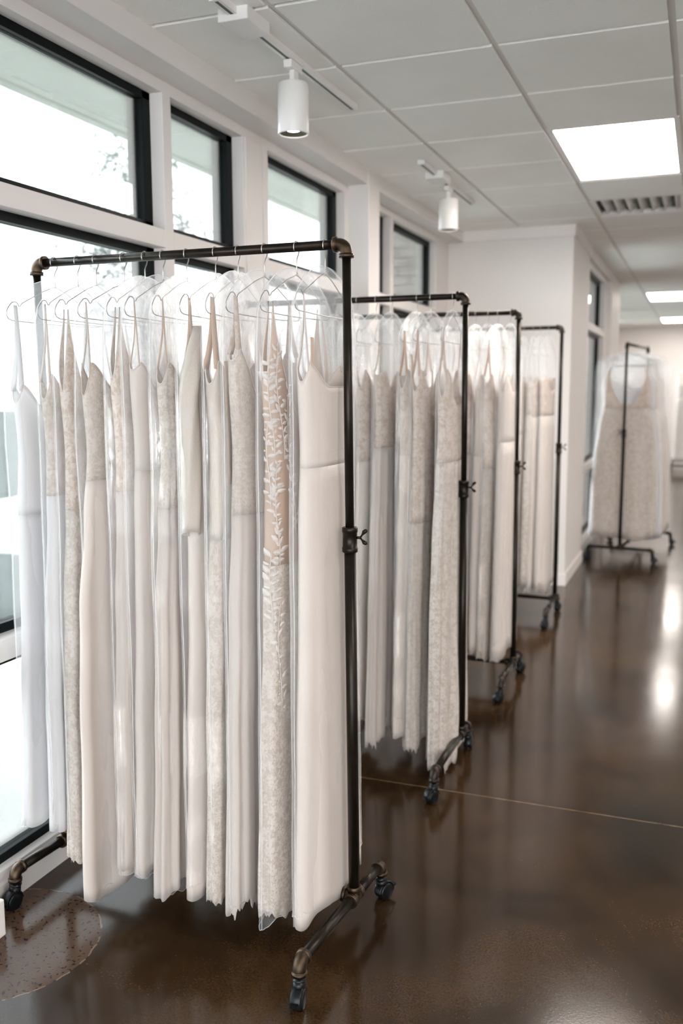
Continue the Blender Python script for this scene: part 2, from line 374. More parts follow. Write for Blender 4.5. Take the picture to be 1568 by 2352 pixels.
def window(n, xf, ya, yb):
    xg0, xg1 = xf-.095, xf-.055; b = MB(); fw_ = .052
    for z0, z1 in ((.10, .765), (.835, 2.124), (2.192, 2.695)):
        b.box(xg0, xg1, ya, ya+fw_, z0, z1); b.box(xg0, xg1, yb-fw_, yb, z0, z1)
        b.box(xg0, xg1, ya, yb, z0, z0+.03); b.box(xg0, xg1, ya, yb, z1-.03, z1)
    f = tag(b.build('window_%d' % n, M['black'], bevel=.0015), kind='structure')
    for z0, z1 in ((.13, .735), (.865, 2.094), (2.222, 2.665)):
        b = MB(); b.box(xf-.078, xf-.072, ya+fw_, yb-fw_, z0, z1); b.build('glass_pane', M['glass'], f)
k = 1
for xf, segs in ((XW, segsA), (-1.0, segsB), (XW, segsC)):
    for ya, yb in segs: window(k, xf, ya, yb); k += 1

# ------------------------------------------------------------------ outside
b = MB(); b.box(-60, -2.12, -40, 60, -.4, -.12); tag(b.build('ground', M['grass']), kind='structure')
b = MB(); b.box(-4.4, -2.12, -12, 7.6, -.13, -.10); b.box(-10, -2.12, 7.6, 24, -.13, -.10); tag(b.build('bounce_slab', M['bounce_slab']), kind='structure')  # added pale slab, bounces daylight up to the overhang and ceiling
b = MB(); b.box(-3.0, -2.1, -5, 7.44, 2.97, 3.12); b.box(-3.04, -2.98, -5, 7.44, 2.96, 3.25)
tag(b.build('roof_overhang', M['soffit']), kind='structure')
b = MB()
for r_ in range(42):
    z0 = -.1+r_*.075
    for c_ in range(3):
        x0 = -2.66+c_*.17+(.08 if r_ % 2 else 0)
        b.box(x0, min(x0+.16, -2.12), 7.62, 7.84, z0, z0+.066)
b.box(-2.64, -2.125, 7.63, 7.83, -.1, 3.0)
tag(b.build('brick_pier', M['brick']), 'grey brick pier outside the last window before the white return wall', 'brick pier')
def tree(x, y, h, r, label, nleaf, seed, trunk=.09, z0=-.12):
    rnd = random.Random(seed); root = empty('tree', (x, y, z0)); tag(root, label, 'tree', 'trees outside the windows')
    bt = MB(); bt.sweep([(0,0,0), (.05,.02,h*.3), (-.04,.05,h*.6), (.02,0,h*.9)], [trunk, trunk*.8, trunk*.5, trunk*.15], 8)
    tips = []
    for i in range(34):
        t = rnd.uniform(.25, .9); a = rnd.uniform(0, 2*PI); ln = r*rnd.uniform(.5, 1)*(1.15-t*.6)
        p0 = Vector((0, 0, h*t)); d = Vector((math.cos(a), math.sin(a), rnd.uniform(.1, .55)))
        p1 = p0+d*ln*.5; p2 = p0+d*ln+Vector((0,0,-.1*ln)); bt.sweep([p0, p1, p2], [trunk*.3, trunk*.16, .006], 5, caps=False)
        for q in range(4):
            s = rnd.uniform(.35, 1); c0 = p0.lerp(p2, s); e = c0+Vector((rnd.gauss(0,.3), rnd.gauss(0,.3), rnd.gauss(0,.22)))*r*.6
            bt.sweep([c0, e], [.012, .004], 4, caps=False); tips += [(c0, e)]
    bt.build('trunk', M['bark'], root)
    bl = MB()
    for i in range(nleaf):
        c0, e = rnd.choice(tips); s = rnd.uniform(.3, 1.1); c = c0.lerp(e, s)+Vector((rnd.gauss(0,.07), rnd.gauss(0,.07), rnd.gauss(0,.07)))
        a = Vector((rnd.gauss(0,1), rnd.gauss(0,1), rnd.gauss(0,1))).normalized(); q = a.orthogonal().normalized(); w = rnd.uniform(.02, .038)
        bl.add([c-a*w*1.3, c+q*w*.6, c+a*w*1.3, c-q*w*.6], [(0,1,2,3)])
    bl.build('foliage', M['leaf'], root)
tree(-6.1, 9.4, 4.9, 1.25, 'slender leafy tree outside, seen through the panes above the nearest rack', 1700, 3, .035)
# ------------------------------------------------------------------ ceiling fittings
for n, (i, j) in enumerate(panels):
    x0, x1, y0, y1 = GX+i*S, GX+(i+1)*S, GY+j*S, GY+(j+2)*S
    root = empty('ceiling_light', ((x0+x1)/2, (y0+y1)/2, HC))
    lab = {(0,2): 'large square-looking flat light panel glowing in the near ceiling above the aisle',
           (0,16): 'flat light panel in the far ceiling, nearer of the two distant ones',
           (0,24): 'smallest and farthest flat light panel in the ceiling by the back wall'}.get((i, j), 'flat light panel in the ceiling to the right, outside the picture')
    tag(root, lab, 'ceiling light', 'flat light panels in the ceiling')
    b = MB(); X0, X1, Y0_, Y1_ = x0-root.location.x, x1-root.location.x, y0-root.location.y, y1-root.location.y; w = .028
    b.box(X0, X0+w, Y0_, Y1_, -.003, .03); b.box(X1-w, X1, Y0_, Y1_, -.003, .03); b.box(X0+w, X1-w, Y0_, Y0_+w, -.003, .03); b.box(X0+w, X1-w, Y1_-w, Y1_, -.003, .03)
    b.build('frame', M['white'], root)
    b = MB(); b.box(X0+w, X1-w, Y0_+w, Y1_-w, .002, .01); b.build('diffuser', M['panel'], root)
# return-air vent
root = empty('ceiling_vent', (GX+S/2, GY+5.5*S, HC)); tag(root, 'white louvred air vent in the ceiling just behind the near light panel', 'air vent')
b = MB(); h = S/2; w = .035
b.box(-h, -h+w, -h, h, -.006, .02); b.box(h-w, h, -h, h, -.006, .02); b.box(-h+w, h-w, -h, -h+w, -.006, .02); b.box(-h+w, h-w, h-w, h, -.006, .02)
b.build('frame', M['white'], root, bevel=.002)
for q in range(7):
    b = MB(); x = -h+w+.04+q*.078
    b.grid([[(x+.0, -h+w, -.004), (x+.0, h-w, -.004)], [(x+.018, -h+w, .014), (x+.018, h-w, .014)], [(x+.05, -h+w, .025), (x+.05, h-w, .025)]], closed=False)
    b.build('blade', M['white'], root, solid=.003)
b = MB(); b.box(-h+.01, h-.01, -h+.01, h-.01, .028, .034); b.build('duct_back', M['slot'], root)

def track(y0, y1, yspot, ybox, lab, slab, tilt=0.0):
    x = -1.48
    root = empty('light_track', (x, (y0+y1)/2, HC)); tag(root, lab, 'light track', 'white light tracks under the ceiling')
    o = root.location.y
    b = MB(); b.box(-.018, -.006, y0-o, y1-o, -.030, 0); b.box(.006, .018, y0-o, y1-o, -.030, 0); b.box(-.018, .018, y0-o, y1-o, -.008, 0)
    b.box(-.019, .019, y0-o-.012, y0-o, -.031, 0); b.box(-.019, .019, y1-o, y1-o+.012, -.031, 0)
    b.build('rail', M['white'], root, bevel=.001)
    b = MB(); b.box(-.0065, .0065, y0-o, y1-o, -.0295, -.008); b.build('slot', M['slot'], root)
    b = MB(); b.box(-.055, .055, ybox-o, ybox-o+.17, -.048, 0); b.build('power_box', M['white'], root, bevel=.004)
    s = empty('track_spotlight', (x, yspot, HC-.031)); tag(s, slab, 'spotlight', 'white cylinder spotlights on the tracks')
    b = MB(); b.box(-.017, .017, -.05, .05, -.028, .0); b.box(-.010, .010, -.012, .030, -.075, -.025)
    b.build('adapter', M['white'], s, bevel=.003)
    zc = -.075; R = .059; Hh = .182
    b = MB(); prof = [(.0, zc), (R-.004, zc), (R, zc-.004), (R, zc-Hh+.002), (R-.001, zc-Hh), (R-.006, zc-Hh), (R-.007, zc-Hh+.004), (R-.007, zc-Hh+.045)]
    b.grid([[(r*math.cos(2*PI*k/36), r*math.sin(2*PI*k/36), z) for k in range(36)] for r, z in prof]); b.build('housing', M['white'], s)
    b = MB(); prof = [(R-.0075, zc-Hh+.004), (R-.018, zc-Hh+.022), (R-.030, zc-Hh+.030), (.02, zc-Hh+.032)]
    b.grid([[(r*math.cos(2*PI*k/36), r*math.sin(2*PI*k/36), z) for k in range(36)] for r, z in prof]); b.build('reflector', M['slot'], s)
    b = MB(); prof = [(.0, zc-Hh+.012), (.024, zc-Hh+.014), (.031, zc-Hh+.020), (.031, zc-Hh+.03)]
    b.grid([[(r*math.cos(2*PI*k/24), r*math.sin(2*PI*k/24), z) for k in range(24)] for r, z in prof]); b.build('bulb', M['bulb'], s)
track(2.75, 3.985, 3.345, 2.86, 'white light track at top centre, the nearer of the two tracks', 'large white cylinder spotlight hanging above the nearest rack, lamp glowing')
track(5.07, 6.265, 5.66, 5.33, 'small white light track farther down the ceiling', 'small white cylinder spotlight in front of the white return wall')

# ------------------------------------------------------------------ pipe racks
def elbow(b, c, d1, d2, R=.024, r=.0165, rim=.0205):
    """quarter bend whose open ends point along d1 and d2 from corner c"""
    d1 = Vector(d1); d2 = Vector(d2); c = Vector(c); o = c+(d1+d2)*R; pts = []; rad = []
    pts += [c+d1*(R+.012), c+d1*(R+.0119), c+d1*(R+.002), c+d1*(R+.0019)]; rad += [rim*.9, rim, rim, r]
    for k in range(0, 11):
        a = PI/2*k/10; pts.append(o-d2*R*math.cos(a)-d1*R*math.sin(a)); rad.append(r*(1+.04*math.sin(2*a)))
    pts += [c+d2*(R+.0019), c+d2*(R+.002), c+d2*(R+.0119), c+d2*(R+.012)]; rad += [r, rim, rim, rim*.9]
    b.sweep(pts, rad, 18)
def band(b, p, d, l, r):
    p = Vector(p); d = Vector(d)
    b.sweep([p-d*l/2, p-d*(l/2-.0015), p+d*(l/2-.0015), p+d*l/2], [r*.93, r, r, r*.93], 20)
def rack(loc, rz, Lb, H, near, far, label, lean=0, wing=1, zf=.118, seg=20, skew=0.0, nearL=None, fit='fitting_dark'):
    root = empty('clothing_rack', loc, rz); tag(root, label, 'clothes rack', 'black pipe racks on casters')
    hb = Lb/2
    b = MB(); b.sweep([(-hb+.03+lean*.5, 0, H), (hb-.03+lean*.5, 0, H)], .0128, seg); b.build('top_bar', M['pipe'], root)
    for sx in (-1, 1):
        x = sx*hb; xt = x+lean*.5; xb = x-lean*.5; dirx = Vector((-sx, 0, 0))
        f0 = -(nearL if (nearL and sx < 0) else near); f1 = far
        def fx(y): return xb+skew*y
        b = MB(); elbow(b, (xt, 0, H), dirx, (0,0,-1)); b.build('corner_elbow', M[fit], root)
        def px(z): return xb+(xt-xb)*(z-zf)/(H-zf)
        b = MB(); b.sweep([(px(H-.03), 0, H-.03), (px(1.15), 0, 1.15)], .0122, seg); b.build('upper_post', M['pipe'], root)
        b = MB(); b.sweep([(px(1.15), 0, 1.15), (px(zf), 0, zf+.01)], .0162, seg); b.build('lower_post', M['pipe'], root)
        b = MB(); xc = px(1.17)
        b.sweep([(xc,0,1.136), (xc,0,1.138), (xc,0,1.150), (xc,0,1.151), (xc,0,1.192), (xc,0,1.193), (xc,0,1.205), (xc,0,1.207)], [.020,.0218,.0218,.0203,.0203,.0218,.0218,.0195], 24)
        col = b.build('collar', M['pipe'], root)
        b = MB(); wx = wing*sx if wing in (1, -1) else 0
        d = Vector((1, 0, 0)) if wing != 3 else Vector((0, 1, 0))
        c0 = Vector((xc, 0, 1.178))+d*.018; b.sweep([c0, c0+d*.014], .004, 10)
        e = c0+d*.012
        for a in (1, -.72):
            t = e+d*.012+Vector((0, 0, a*.017)); b.sweep([e, e.lerp(t, .5), t, t+d*.006+Vector((0,0,a*.004)), t+d*.009+Vector((0,0,a*.006))], [.0025, .0028, .0062, .0055, .001], 10)
        b.build('wing_screw', M['pipe'], col)
        b = MB(); xb0 = fx(0)
        band(b, (xb0, -.028, zf), (0,1,0), .016, .0215); band(b, (xb0, .028, zf), (0,1,0), .016, .0215)
        b.sweep([(xb0, -.03, zf), (xb0, .03, zf)], .0195, 18); band(b, (px(zf+.03), 0, zf+.026), (0,0,1), .016, .0215)
        b.sweep([(xb0, 0, zf), (xb0, 0, zf+.03)], .0195, 18); b.sweep([(xb0, 0, zf), (xb0-sx*.035, 0, zf)], .0185, 18); band(b, (xb0-sx*.032, 0, zf), (1,0,0), .014, .0215)
        b.build('tee_fitting', M[fit], root)
        for s, yy in ((-1, f0), (1, f1)):
            b = MB(); b.sweep([(fx(s*.03), s*.03, zf), (fx(yy-s*.02), yy-s*.02, zf)], .0152, seg); b.build('foot_pipe', M['pipe'], root)
            xe = fx(yy); b = MB(); elbow(b, (xe, yy, zf), (0, -s, 0), (0,0,-1), R=.022, r=.0178, rim=.021); b.build('foot_elbow', M[fit], root)
            # caster
            sw = random.uniform(-.5, .5); cs, sn = math.cos(sw), math.sin(sw)
            cr = empty_part = None
            b = MB(); b.sweep([(0,0,zf-.030), (0,0,zf-.042), (0,0,zf-.043), (0,0,zf-.050)], [.012,.012,.019,.017], 16)
            cy = .014
            b.sweep([(0,0,zf-.048), (0,cy*.3,zf-.062), (0,cy,.030)], [.017,.019,.006], 14)
            rows = []
            for q in range(13):
                a = PI*(-.08)+PI*1.05*q/12; rr = .0305
                rows.append([(-.016, cy+rr*math.cos(a), .027+rr*math.sin(a)), (-.012, cy+(rr+.003)*math.cos(a), .027+(rr+.003)*math.sin(a)), (.012, cy+(rr+.003)*math.cos(a), .027+(rr+.003)*math.sin(a)), (.016, cy+rr*math.cos(a), .027+rr*math.sin(a)), (.012, cy+(rr-.003)*math.cos(a), .027+(rr-.003)*math.sin(a)), (-.012, cy+(rr-.003)*math.cos(a), .027+(rr-.003)*math.sin(a))])
            b.grid(rows)
            b.box(-.010, .010, cy+.024, cy+.046, .030, .035)
            R3 = Matrix.Rotation(sw+(PI if s < 0 else 0), 4, 'Z')
            b.v = [tuple(Matrix.Translation((xe, yy, 0)) @ R3 @ Vector(v)) for v in b.v]
            cast = b.build('caster', M['rubber'], root)
            for ws in (-1, 1):
                b = MB(); x0 = ws*.0105
                b.sweep([(x0-.008, cy, .0265), (x0-.0075, cy, .0265), (x0-.005, cy, .0265), (x0+.005, cy, .0265), (x0+.0075, cy, .0265), (x0+.008, cy, .0265)], [.008, .022, .0265, .0265, .022, .008], 24)
                b.v = [tuple(Matrix.Translation((xe, yy, 0)) @ R3 @ Vector(v)) for v in b.v]
                b.build('wheel', M['rubber'], cast)
    b = MB(); b.sweep([(-hb-lean*.5+.03, 0, zf), (hb-lean*.5-.03, 0, zf)], .0142, seg); b.build('base_bar', M['pipe'], root)
    return root
R1 = rack((-1.3905, 2.36, 0), 0, 1.011, 1.967, .345, .20, 'nearest black pipe clothes rack, its post standing centre front', lean=-.019, skew=.07, nearL=.235, fit='fitting')
R2 = rack((-1.40, 3.725, 0), 0, 1.011, 1.953, .44, .12, 'second black pipe clothes rack, directly behind the nearest rack', lean=-.008)
R3_ = rack((-1.386, 4.826, 0), 0, 1.011, 1.968, .33, .19, 'third black pipe clothes rack, a torn hem hanging below its base', lean=-.008)
R4 = rack((-1.393, 6.44, 0), 0, 1.011, 1.986, .40, .12, 'fourth black pipe clothes rack, closest to the white return wall')
R5 = rack((-.565, 9.27, 0), PI/2-.11, 1.12, 1.965, .29, .29, wing=3, label= 'black pipe clothes rack standing end-on in the far aisle')
R6 = rack((-.17, 18.9, 0), PI/2, 1.1, 1.95, .29, .29, 'most distant clothes rack, blurred at the right edge near the back wall')

# ------------------------------------------------------------------ hangers
def hanger_mesh():
    pts = []
    for k in range(15):
        a = math.radians(212-(212+38)*k/14); pts.append((0, .0168*math.cos(a), -.0020+.0168*math.sin(a)))
    pts += [(0, .0105, -.0195), (0, .004, -.028), (0, .0, -.036), (0, 0, -.046), (0, 0, -.060), (0, 0, -.073)]
    b = MB(); b.sweep(pts, .00145, 8)
    loop = [(0, 0, -.0735)]
    near = [(-.05,-.090), (-.10,-.113), (-.143,-.133), (-.149,-.141), (-.155,-.142), (-.160,-.134), (-.168,-.130), (-.180,-.132), (-.195,-.145), (-.204,-.158), (-.205,-.170), (-.198,-.180), (-.183,-.184)]
    loop += [(0, y, z) for y, z in near] + [(0, -.09, -.186), (0, 0, -.187), (0, .09, -.186)] + [(0, -y, z) for y, z in reversed(near)]
    b.sweep(loop, .00145, 8, closed=True)
    b.sweep([(0,0,-.068), (.0012,.002,-.072), (0,0,-.077)], .0022, 8)
    return b
hang0 = None
def hanger(loc, rz, label, group):
    global hang0
    if hang0 is None: hang0 = hanger_mesh().build('wire_hanger', M['wire']); o = hang0
    else: o = hang0.copy(); COL.objects.link(o)
    o.location = loc; o.rotation_euler = (0, 0, rz); tag(o, label, 'hanger', group); return o

# ------------------------------------------------------------------ dresses
def interp(tab, z):
    """tab: rows of (z, values...) with falling z"""
    if z >= tab[0][0]: return tab[0][1:]
    for p, q in zip(tab, tab[1:]):
        if z >= q[0]:
            t = (p[0]-z)/(p[0]-q[0]); t = t*t*(3-2*t) if True else t
            return [a+(c-a)*t for a, c in zip(p[1:], q[1:])]
    return tab[-1][1:]
def dress_body(spec, seed, hem, zwaist, nseg, scale_fold=1.0):
    rnd = random.Random(seed)
    prof = spec['prof']; n1 = spec.get('folds', 11); ph = rnd.uniform(0, 6); ph2 = rnd.uniform(0, 6); A = spec.get('amp', .012)*scale_fold
    zarm = spec.get('arm', 1.60); zneck = spec.get('neck', 1.57); zsh = spec.get('shoulder', 1.66)
    off = rnd.uniform(0, 100)
    def top(phi):
        c = abs(math.cos(phi))                      # 1 at side seams, 0 at centre front/back
        u = math.degrees(math.acos(min(1, c)))      # 0 side .. 90 centre
        if u < 28: t = u/28; return zarm+(zsh-zarm)*(t*t if zsh < 1.72 else t**1.5)
        t = (u-28)/62; t = min(1, t*1.25); return zsh+(zneck-zsh)*(t*t*(3-2*t) if zsh < 1.72 else t**.75)
    def P(phi, z, push=0.0):
        a, bb, f = interp(prof, z)
        a += push; bb += push
        c, s = math.cos(phi), math.sin(phi)
        y = a*math.copysign(abs(c)**.85, c); x = bb*math.copysign(abs(s)**.8, s)
        w = math.sin(n1*phi+ph+.5*math.sin(z*2.1+ph2)+.25*z)+.5*math.sin((n1*1.7)*phi*1.0+ph2-z*1.3) if n1 else 0
        w = w/1.3; w = math.copysign(abs(w)**.75, w)
        q = A*f*w
        nz = noise.noise(Vector((y*5+off, z*1.4, x*9)))*.010*f+noise.noise(Vector((y*16+off, z*2.2, x*20)))*.004*(.4+f)
        nx, ny = s*1.0, c*.55
        sway = noise.noise(Vector((off, z*.9, 3)))*.012*f
        return (x+nx*(q+nz)+sway, y+ny*(q*.9+nz), z)
    return P, top
def ring(P, top, t, zb, n, lace=0.0, push=0.0, seed=0):
    """t=0 top edge, t=1 at zb"""
    out = []
    for k in range(n):
        phi = 2*PI*k/n; zt = top(phi) if callable(top) else top; zz = zb(phi) if callable(zb) else zb
        z = zt+(zz-zt)*t; out.append(P(phi, z, push))
    return out
BASEPROF = [(1.815,.160,.012,0), (1.62,.178,.034,0.15), (1.42,.165,.034,.10), (1.22,.172,.037,.25), (.95,.190,.039,.50), (.60,.212,.041,.7), (.12,.232,.043,.9)]
SLIM = [(1.815,.160,.012,0), (1.62,.172,.034,.05), (1.42,.160,.033,.05), (1.22,.172,.037,.10), (.95,.180,.039,.2), (.60,.200,.041,.3), (.12,.228,.044,.45)]
FULL = [(1.815,.160,.012,0), (1.62,.175,.034,.2), (1.42,.165,.034,.2), (1.22,.19,.038,.45), (.95,.22,.040,.7), (.60,.24,.042,.85), (.12,.262,.045,1.1)]

def dress(name, x, yc, hem, spec, seed, label, group, rz=0, far=False, dz=0.0):
    n = 56 if far else 128; rows_b = 8 if far else 14; rows_s = 16 if far else 34
    root = empty('wedding_dress', (x, yc, hem), rz); tag(root, label, 'dress', group)
    zw = spec.get('waist', 1.38); P, top = dress_body(spec, seed, hem, zw, n)
    T = Matrix.Translation((0, 0, -hem+dz))
    rnd = random.Random(seed+50)
    def put(b, nm, mat, parent=root, solid=0.0008):
        b.v = [tuple(T @ Vector(v)) for v in b.v]; return b.build(nm, mat, parent, solid=solid)
    b = MB(); b.grid([ring(P, top, i/rows_b, zw, n) for i in range(rows_b+1)]); bod = put(b, 'bodice', M[spec['bod']])
    if not far:
        # turned neckline edge
        e = MB(); e.sweep([P(2*PI*k/n, top(2*PI*k/n)) for k in range(n)], .0016, 6, closed=True); put(e, 'neckline', M[spec.get('edge', 'satin')], bod, 0)
    hs = rnd.uniform(0, 6); jag = spec.get('jag', 0)
    def hemz(phi):
        z = hem+.018*math.sin(2*phi+hs)+.010*math.sin(5*phi+hs)
        # the hem dips at the side nearest the aisle's viewer
        if jag: z += jag*(-.4*abs(math.sin(phi*9))+.9*noise.noise(Vector((math.cos(phi)*9, math.sin(phi)*9, seed)))+.6*noise.noise(Vector((math.cos(phi)*12, math.sin(phi)*12, seed))))
        return z
    b = MB(); under = spec.get('under')
    b.grid([ring(P, zw, i/rows_s, hemz, n) for i in range(rows_s+1)]); sk = put(b, 'skirt', M[spec['skirt']])
    if under:
        b = MB(); b.grid([ring(P, zw, i/rows_s, lambda p: hemz(p)+spec.get('up', .05), n, push=-.008) for i in range(rows_s+1)]); put(b, 'lining', M[under])
    # straps from the body top to the hanger arms
    H = spec.get('H', 1.967)
    sw = spec.get('strap', .010); hy = spec.get('hy', .150)
    for sy in (-1, 1):
        if sw <= 0: break
        for sx in (-1, 1):
            phi = math.atan2(sx*math.sin(math.radians(30)), sy*math.cos(math.radians(30)))
            phi = {(-1,-1): PI+.42, (-1,1): PI-.42, (1,1): .42, (1,-1): -.42}[(sy, sx)]
            q = Vector(P(phi, top(phi)-.006)); hp = Vector((0, sy*hy, H-.140))
            m_ = 12; r1 = []; r2 = []
            for i in range(m_+1):
                t = i/m_; c = q.lerp(hp, t); c += Vector((-sx*.004*math.sin(PI*t), -sy*.006*math.sin(PI*t), 0))
                w = sw*(1+1.2*(1-t)*(spec.get('taper', 0)))*(1-.35*t)
                r1.append(c+Vector((0, -w/2, 0))); r2.append(c+Vector((0, w/2, 0)))
            b = MB(); b.grid([r1, r2], closed=False); put(b, 'strap', M[spec.get('strapm', spec['bod'])], root, .0012)
    if spec.get('sleeve'):
        ln, mat = spec['sleeve']
        for sy in (-1, 1):
            rows = []
            for i in range(25):
                t = i/24; z = 1.755-ln*t; cy = sy*(.135+.045*min(1, t*3)+.01*t); ra = .012+.024*min(1, t*5)*(1-.25*t); rb = .010+.014*min(1, t*5)
                rows.append([((rb+.003*math.sin(3*p_+9*t))*math.cos(p_)+.012, cy+(ra+.003*math.sin(4*p_+t*7))*math.sin(p_), z+.01*math.cos(p_+1)*(t > .9)) for p_ in [2*PI*k/24 for k in range(24)]])
            b = MB(); b.grid(rows); put(b, 'sleeve', M[mat])
    if spec.get('tape'):
        z0, z1, wy = spec['tape']; rows = []
        for i in range(13):
            t = i/12; z = z0+(z1-z0)*t; p = Vector(P(PI-.75, z, .004)); rows.append([p+Vector((.003, -wy/2, 0)), p+Vector((.003, wy/2, 0))])
        b = MB(); b.grid(rows, closed=False); put(b, 'tan_tape', M['tan'], root, .0015)
    if spec.get('zip'):
        b = MB(); p = Vector(P(PI-1.2, 1.6)); b.box(p.x-.035, p.x-.033, p.y-.03, p.y-.012, zw+.10, 1.72); put(b, 'zip_tape', M['tan'], bod, 0)
    if spec.get('seamz'):
        b = MB(); z = spec['seamz']; b.sweep([P(2*PI*k/n, z+.02*math.sin(2*PI*k/n)**2, .0004) for k in range(n)], .0009, 5, closed=True); put(b, 'waist_seam', M['satin'], root, 0)
    if spec.get('sprigs'):
        for (phi0, z0, L_, cnt) in spec['sprigs']:
            b = MB(); stem = []; cnt = int(cnt*.9)
            for i in range(10):
                t = i/9; stem.append(Vector(P(phi0+.10*math.sin(t*5), z0-L_*t, .005)))
            b.sweep(stem, .0008, 6)
            for i in range(cnt):
                t = (i+.5)/cnt; c = Vector(P(phi0+.10*math.sin(t*5), z0-L_*t, .006)); sd = 1 if i % 2 else -1
                pc = phi0+.10*math.sin(t*5)+rnd.uniform(-.05, .05); zc_ = z0-L_*t; e1 = .01
                k_ = e1/max(1e-4, (Vector(P(pc+e1, zc_))-Vector(P(pc, zc_))).length); ll = rnd.uniform(.012, .032); al = (.5+rnd.uniform(-.5, .7))
                dp, dz_ = sd*math.cos(al), math.sin(al)
                pts = [(0,0), (.25,.18), (.55,.24), (.85,.12), (1,0), (.85,-.12), (.55,-.24), (.25,-.18)]
                vs = [P(pc+k_*ll*(u*dp-v_*dz_), zc_+ll*(u*dz_+v_*dp), .004+.0015*math.sin(u*PI)) for u, v_ in pts]
                b.add(vs, [tuple(range(8))], True)
            put(b, 'lace_applique', M['applique'], root, .0006)
    return root

# ------------------------------------------------------------------ garment bags
def bag(x, yc, H, zb, seed, label, group, rz=0, far=False, mat='film', seams=True, wide=0.0, thick=.036):
    rnd = random.Random(seed+900); off = rnd.uniform(0, 90); n = 44 if far else 88
    prof = [(-.056,.018,.004), (-.060,.050,.010), (-.072,.090,.015), (-.092,.132,.019), (-.120,.172,.023), (-.150,.200,.027), (-.190,.216,.030), (-.26,.223,.032), (-.45,.224,thick), (-1.0,.232,thick), (-1.9,.242,thick+.002)]
    prof = [(z, a+wide*min(1, a/.2), b_) for z, a, b_ in prof]
    zs = [-.056,-.058,-.062,-.070,-.080,-.092,-.105,-.12,-.135,-.15,-.17,-.19,-.22,-.26]
    m_ = 14 if far else 36; zs += [-.26+(zb-H+.26)*i/m_ for i in range(1, m_+1)]
    def lin(z):
        for p, q in zip(prof, prof[1:]):
            if z >= q[0]: t = (p[0]-z)/(p[0]-q[0]); return [u+(w-u)*t for u, w in zip(p[1:], q[1:])]
        return prof[-1][1:]
    hs = rnd.uniform(0, 6)
    def Pt(phi, z, t):
        a, bb = lin(z); c, s = math.cos(phi), math.sin(phi)
        y = a*math.copysign(abs(c)**.7, c); xx = bb*math.copysign(abs(s)**.9, s)
        k = min(1, max(0, (-.1-z)/.2)); q = noise.noise(Vector((y*9+off, z*1.3, s*2)))*.009*k+noise.noise(Vector((y*30+off, z*2.6, s*3)))*.0045*k+noise.noise(Vector((y*22+off, z*14, s*3)))*.0022
        e = noise.noise(Vector((off, z*3, c)))*.010*k
        zz = z+(t > .999)*(.012*math.sin(2*phi+hs)+.012*noise.noise(Vector((c*4+off, s*4, 0)))) 
        return (xx+s*q*1.3+ (q*.5), y+c*(q*.6+e), zz)
    rows = [[Pt(2*PI*k/n, z, (i)/(len(zs)-1)) for k in range(n)] for i, z in enumerate(zs)]
    b = MB(); b.grid(rows)
    o = b.build('garment_bag', M[mat], loc=(x, yc, H)); o.rotation_euler = (0, 0, rz); tag(o, label, 'garment bag', group)
    if seams:
        for ph in (PI, 0):
            b = MB(); b.sweep([Vector(Pt(ph, z, i/(len(zs)-1)))+Vector((0, -.001 if ph else .001, 0)) for i, z in enumerate(zs)], .0011, 5); b.build('side_seam', M['seam'], o)
        b = MB(); b.sweep([Pt(2*PI*k/n, zs[-1], 1) for k in range(n)], .0010, 5, closed=True); b.build('bottom_edge', M['seam'], o)
    return o

def D(**kw):
    d = dict(prof=BASEPROF, bod='lace', skirt='crepe'); d.update(kw); return d
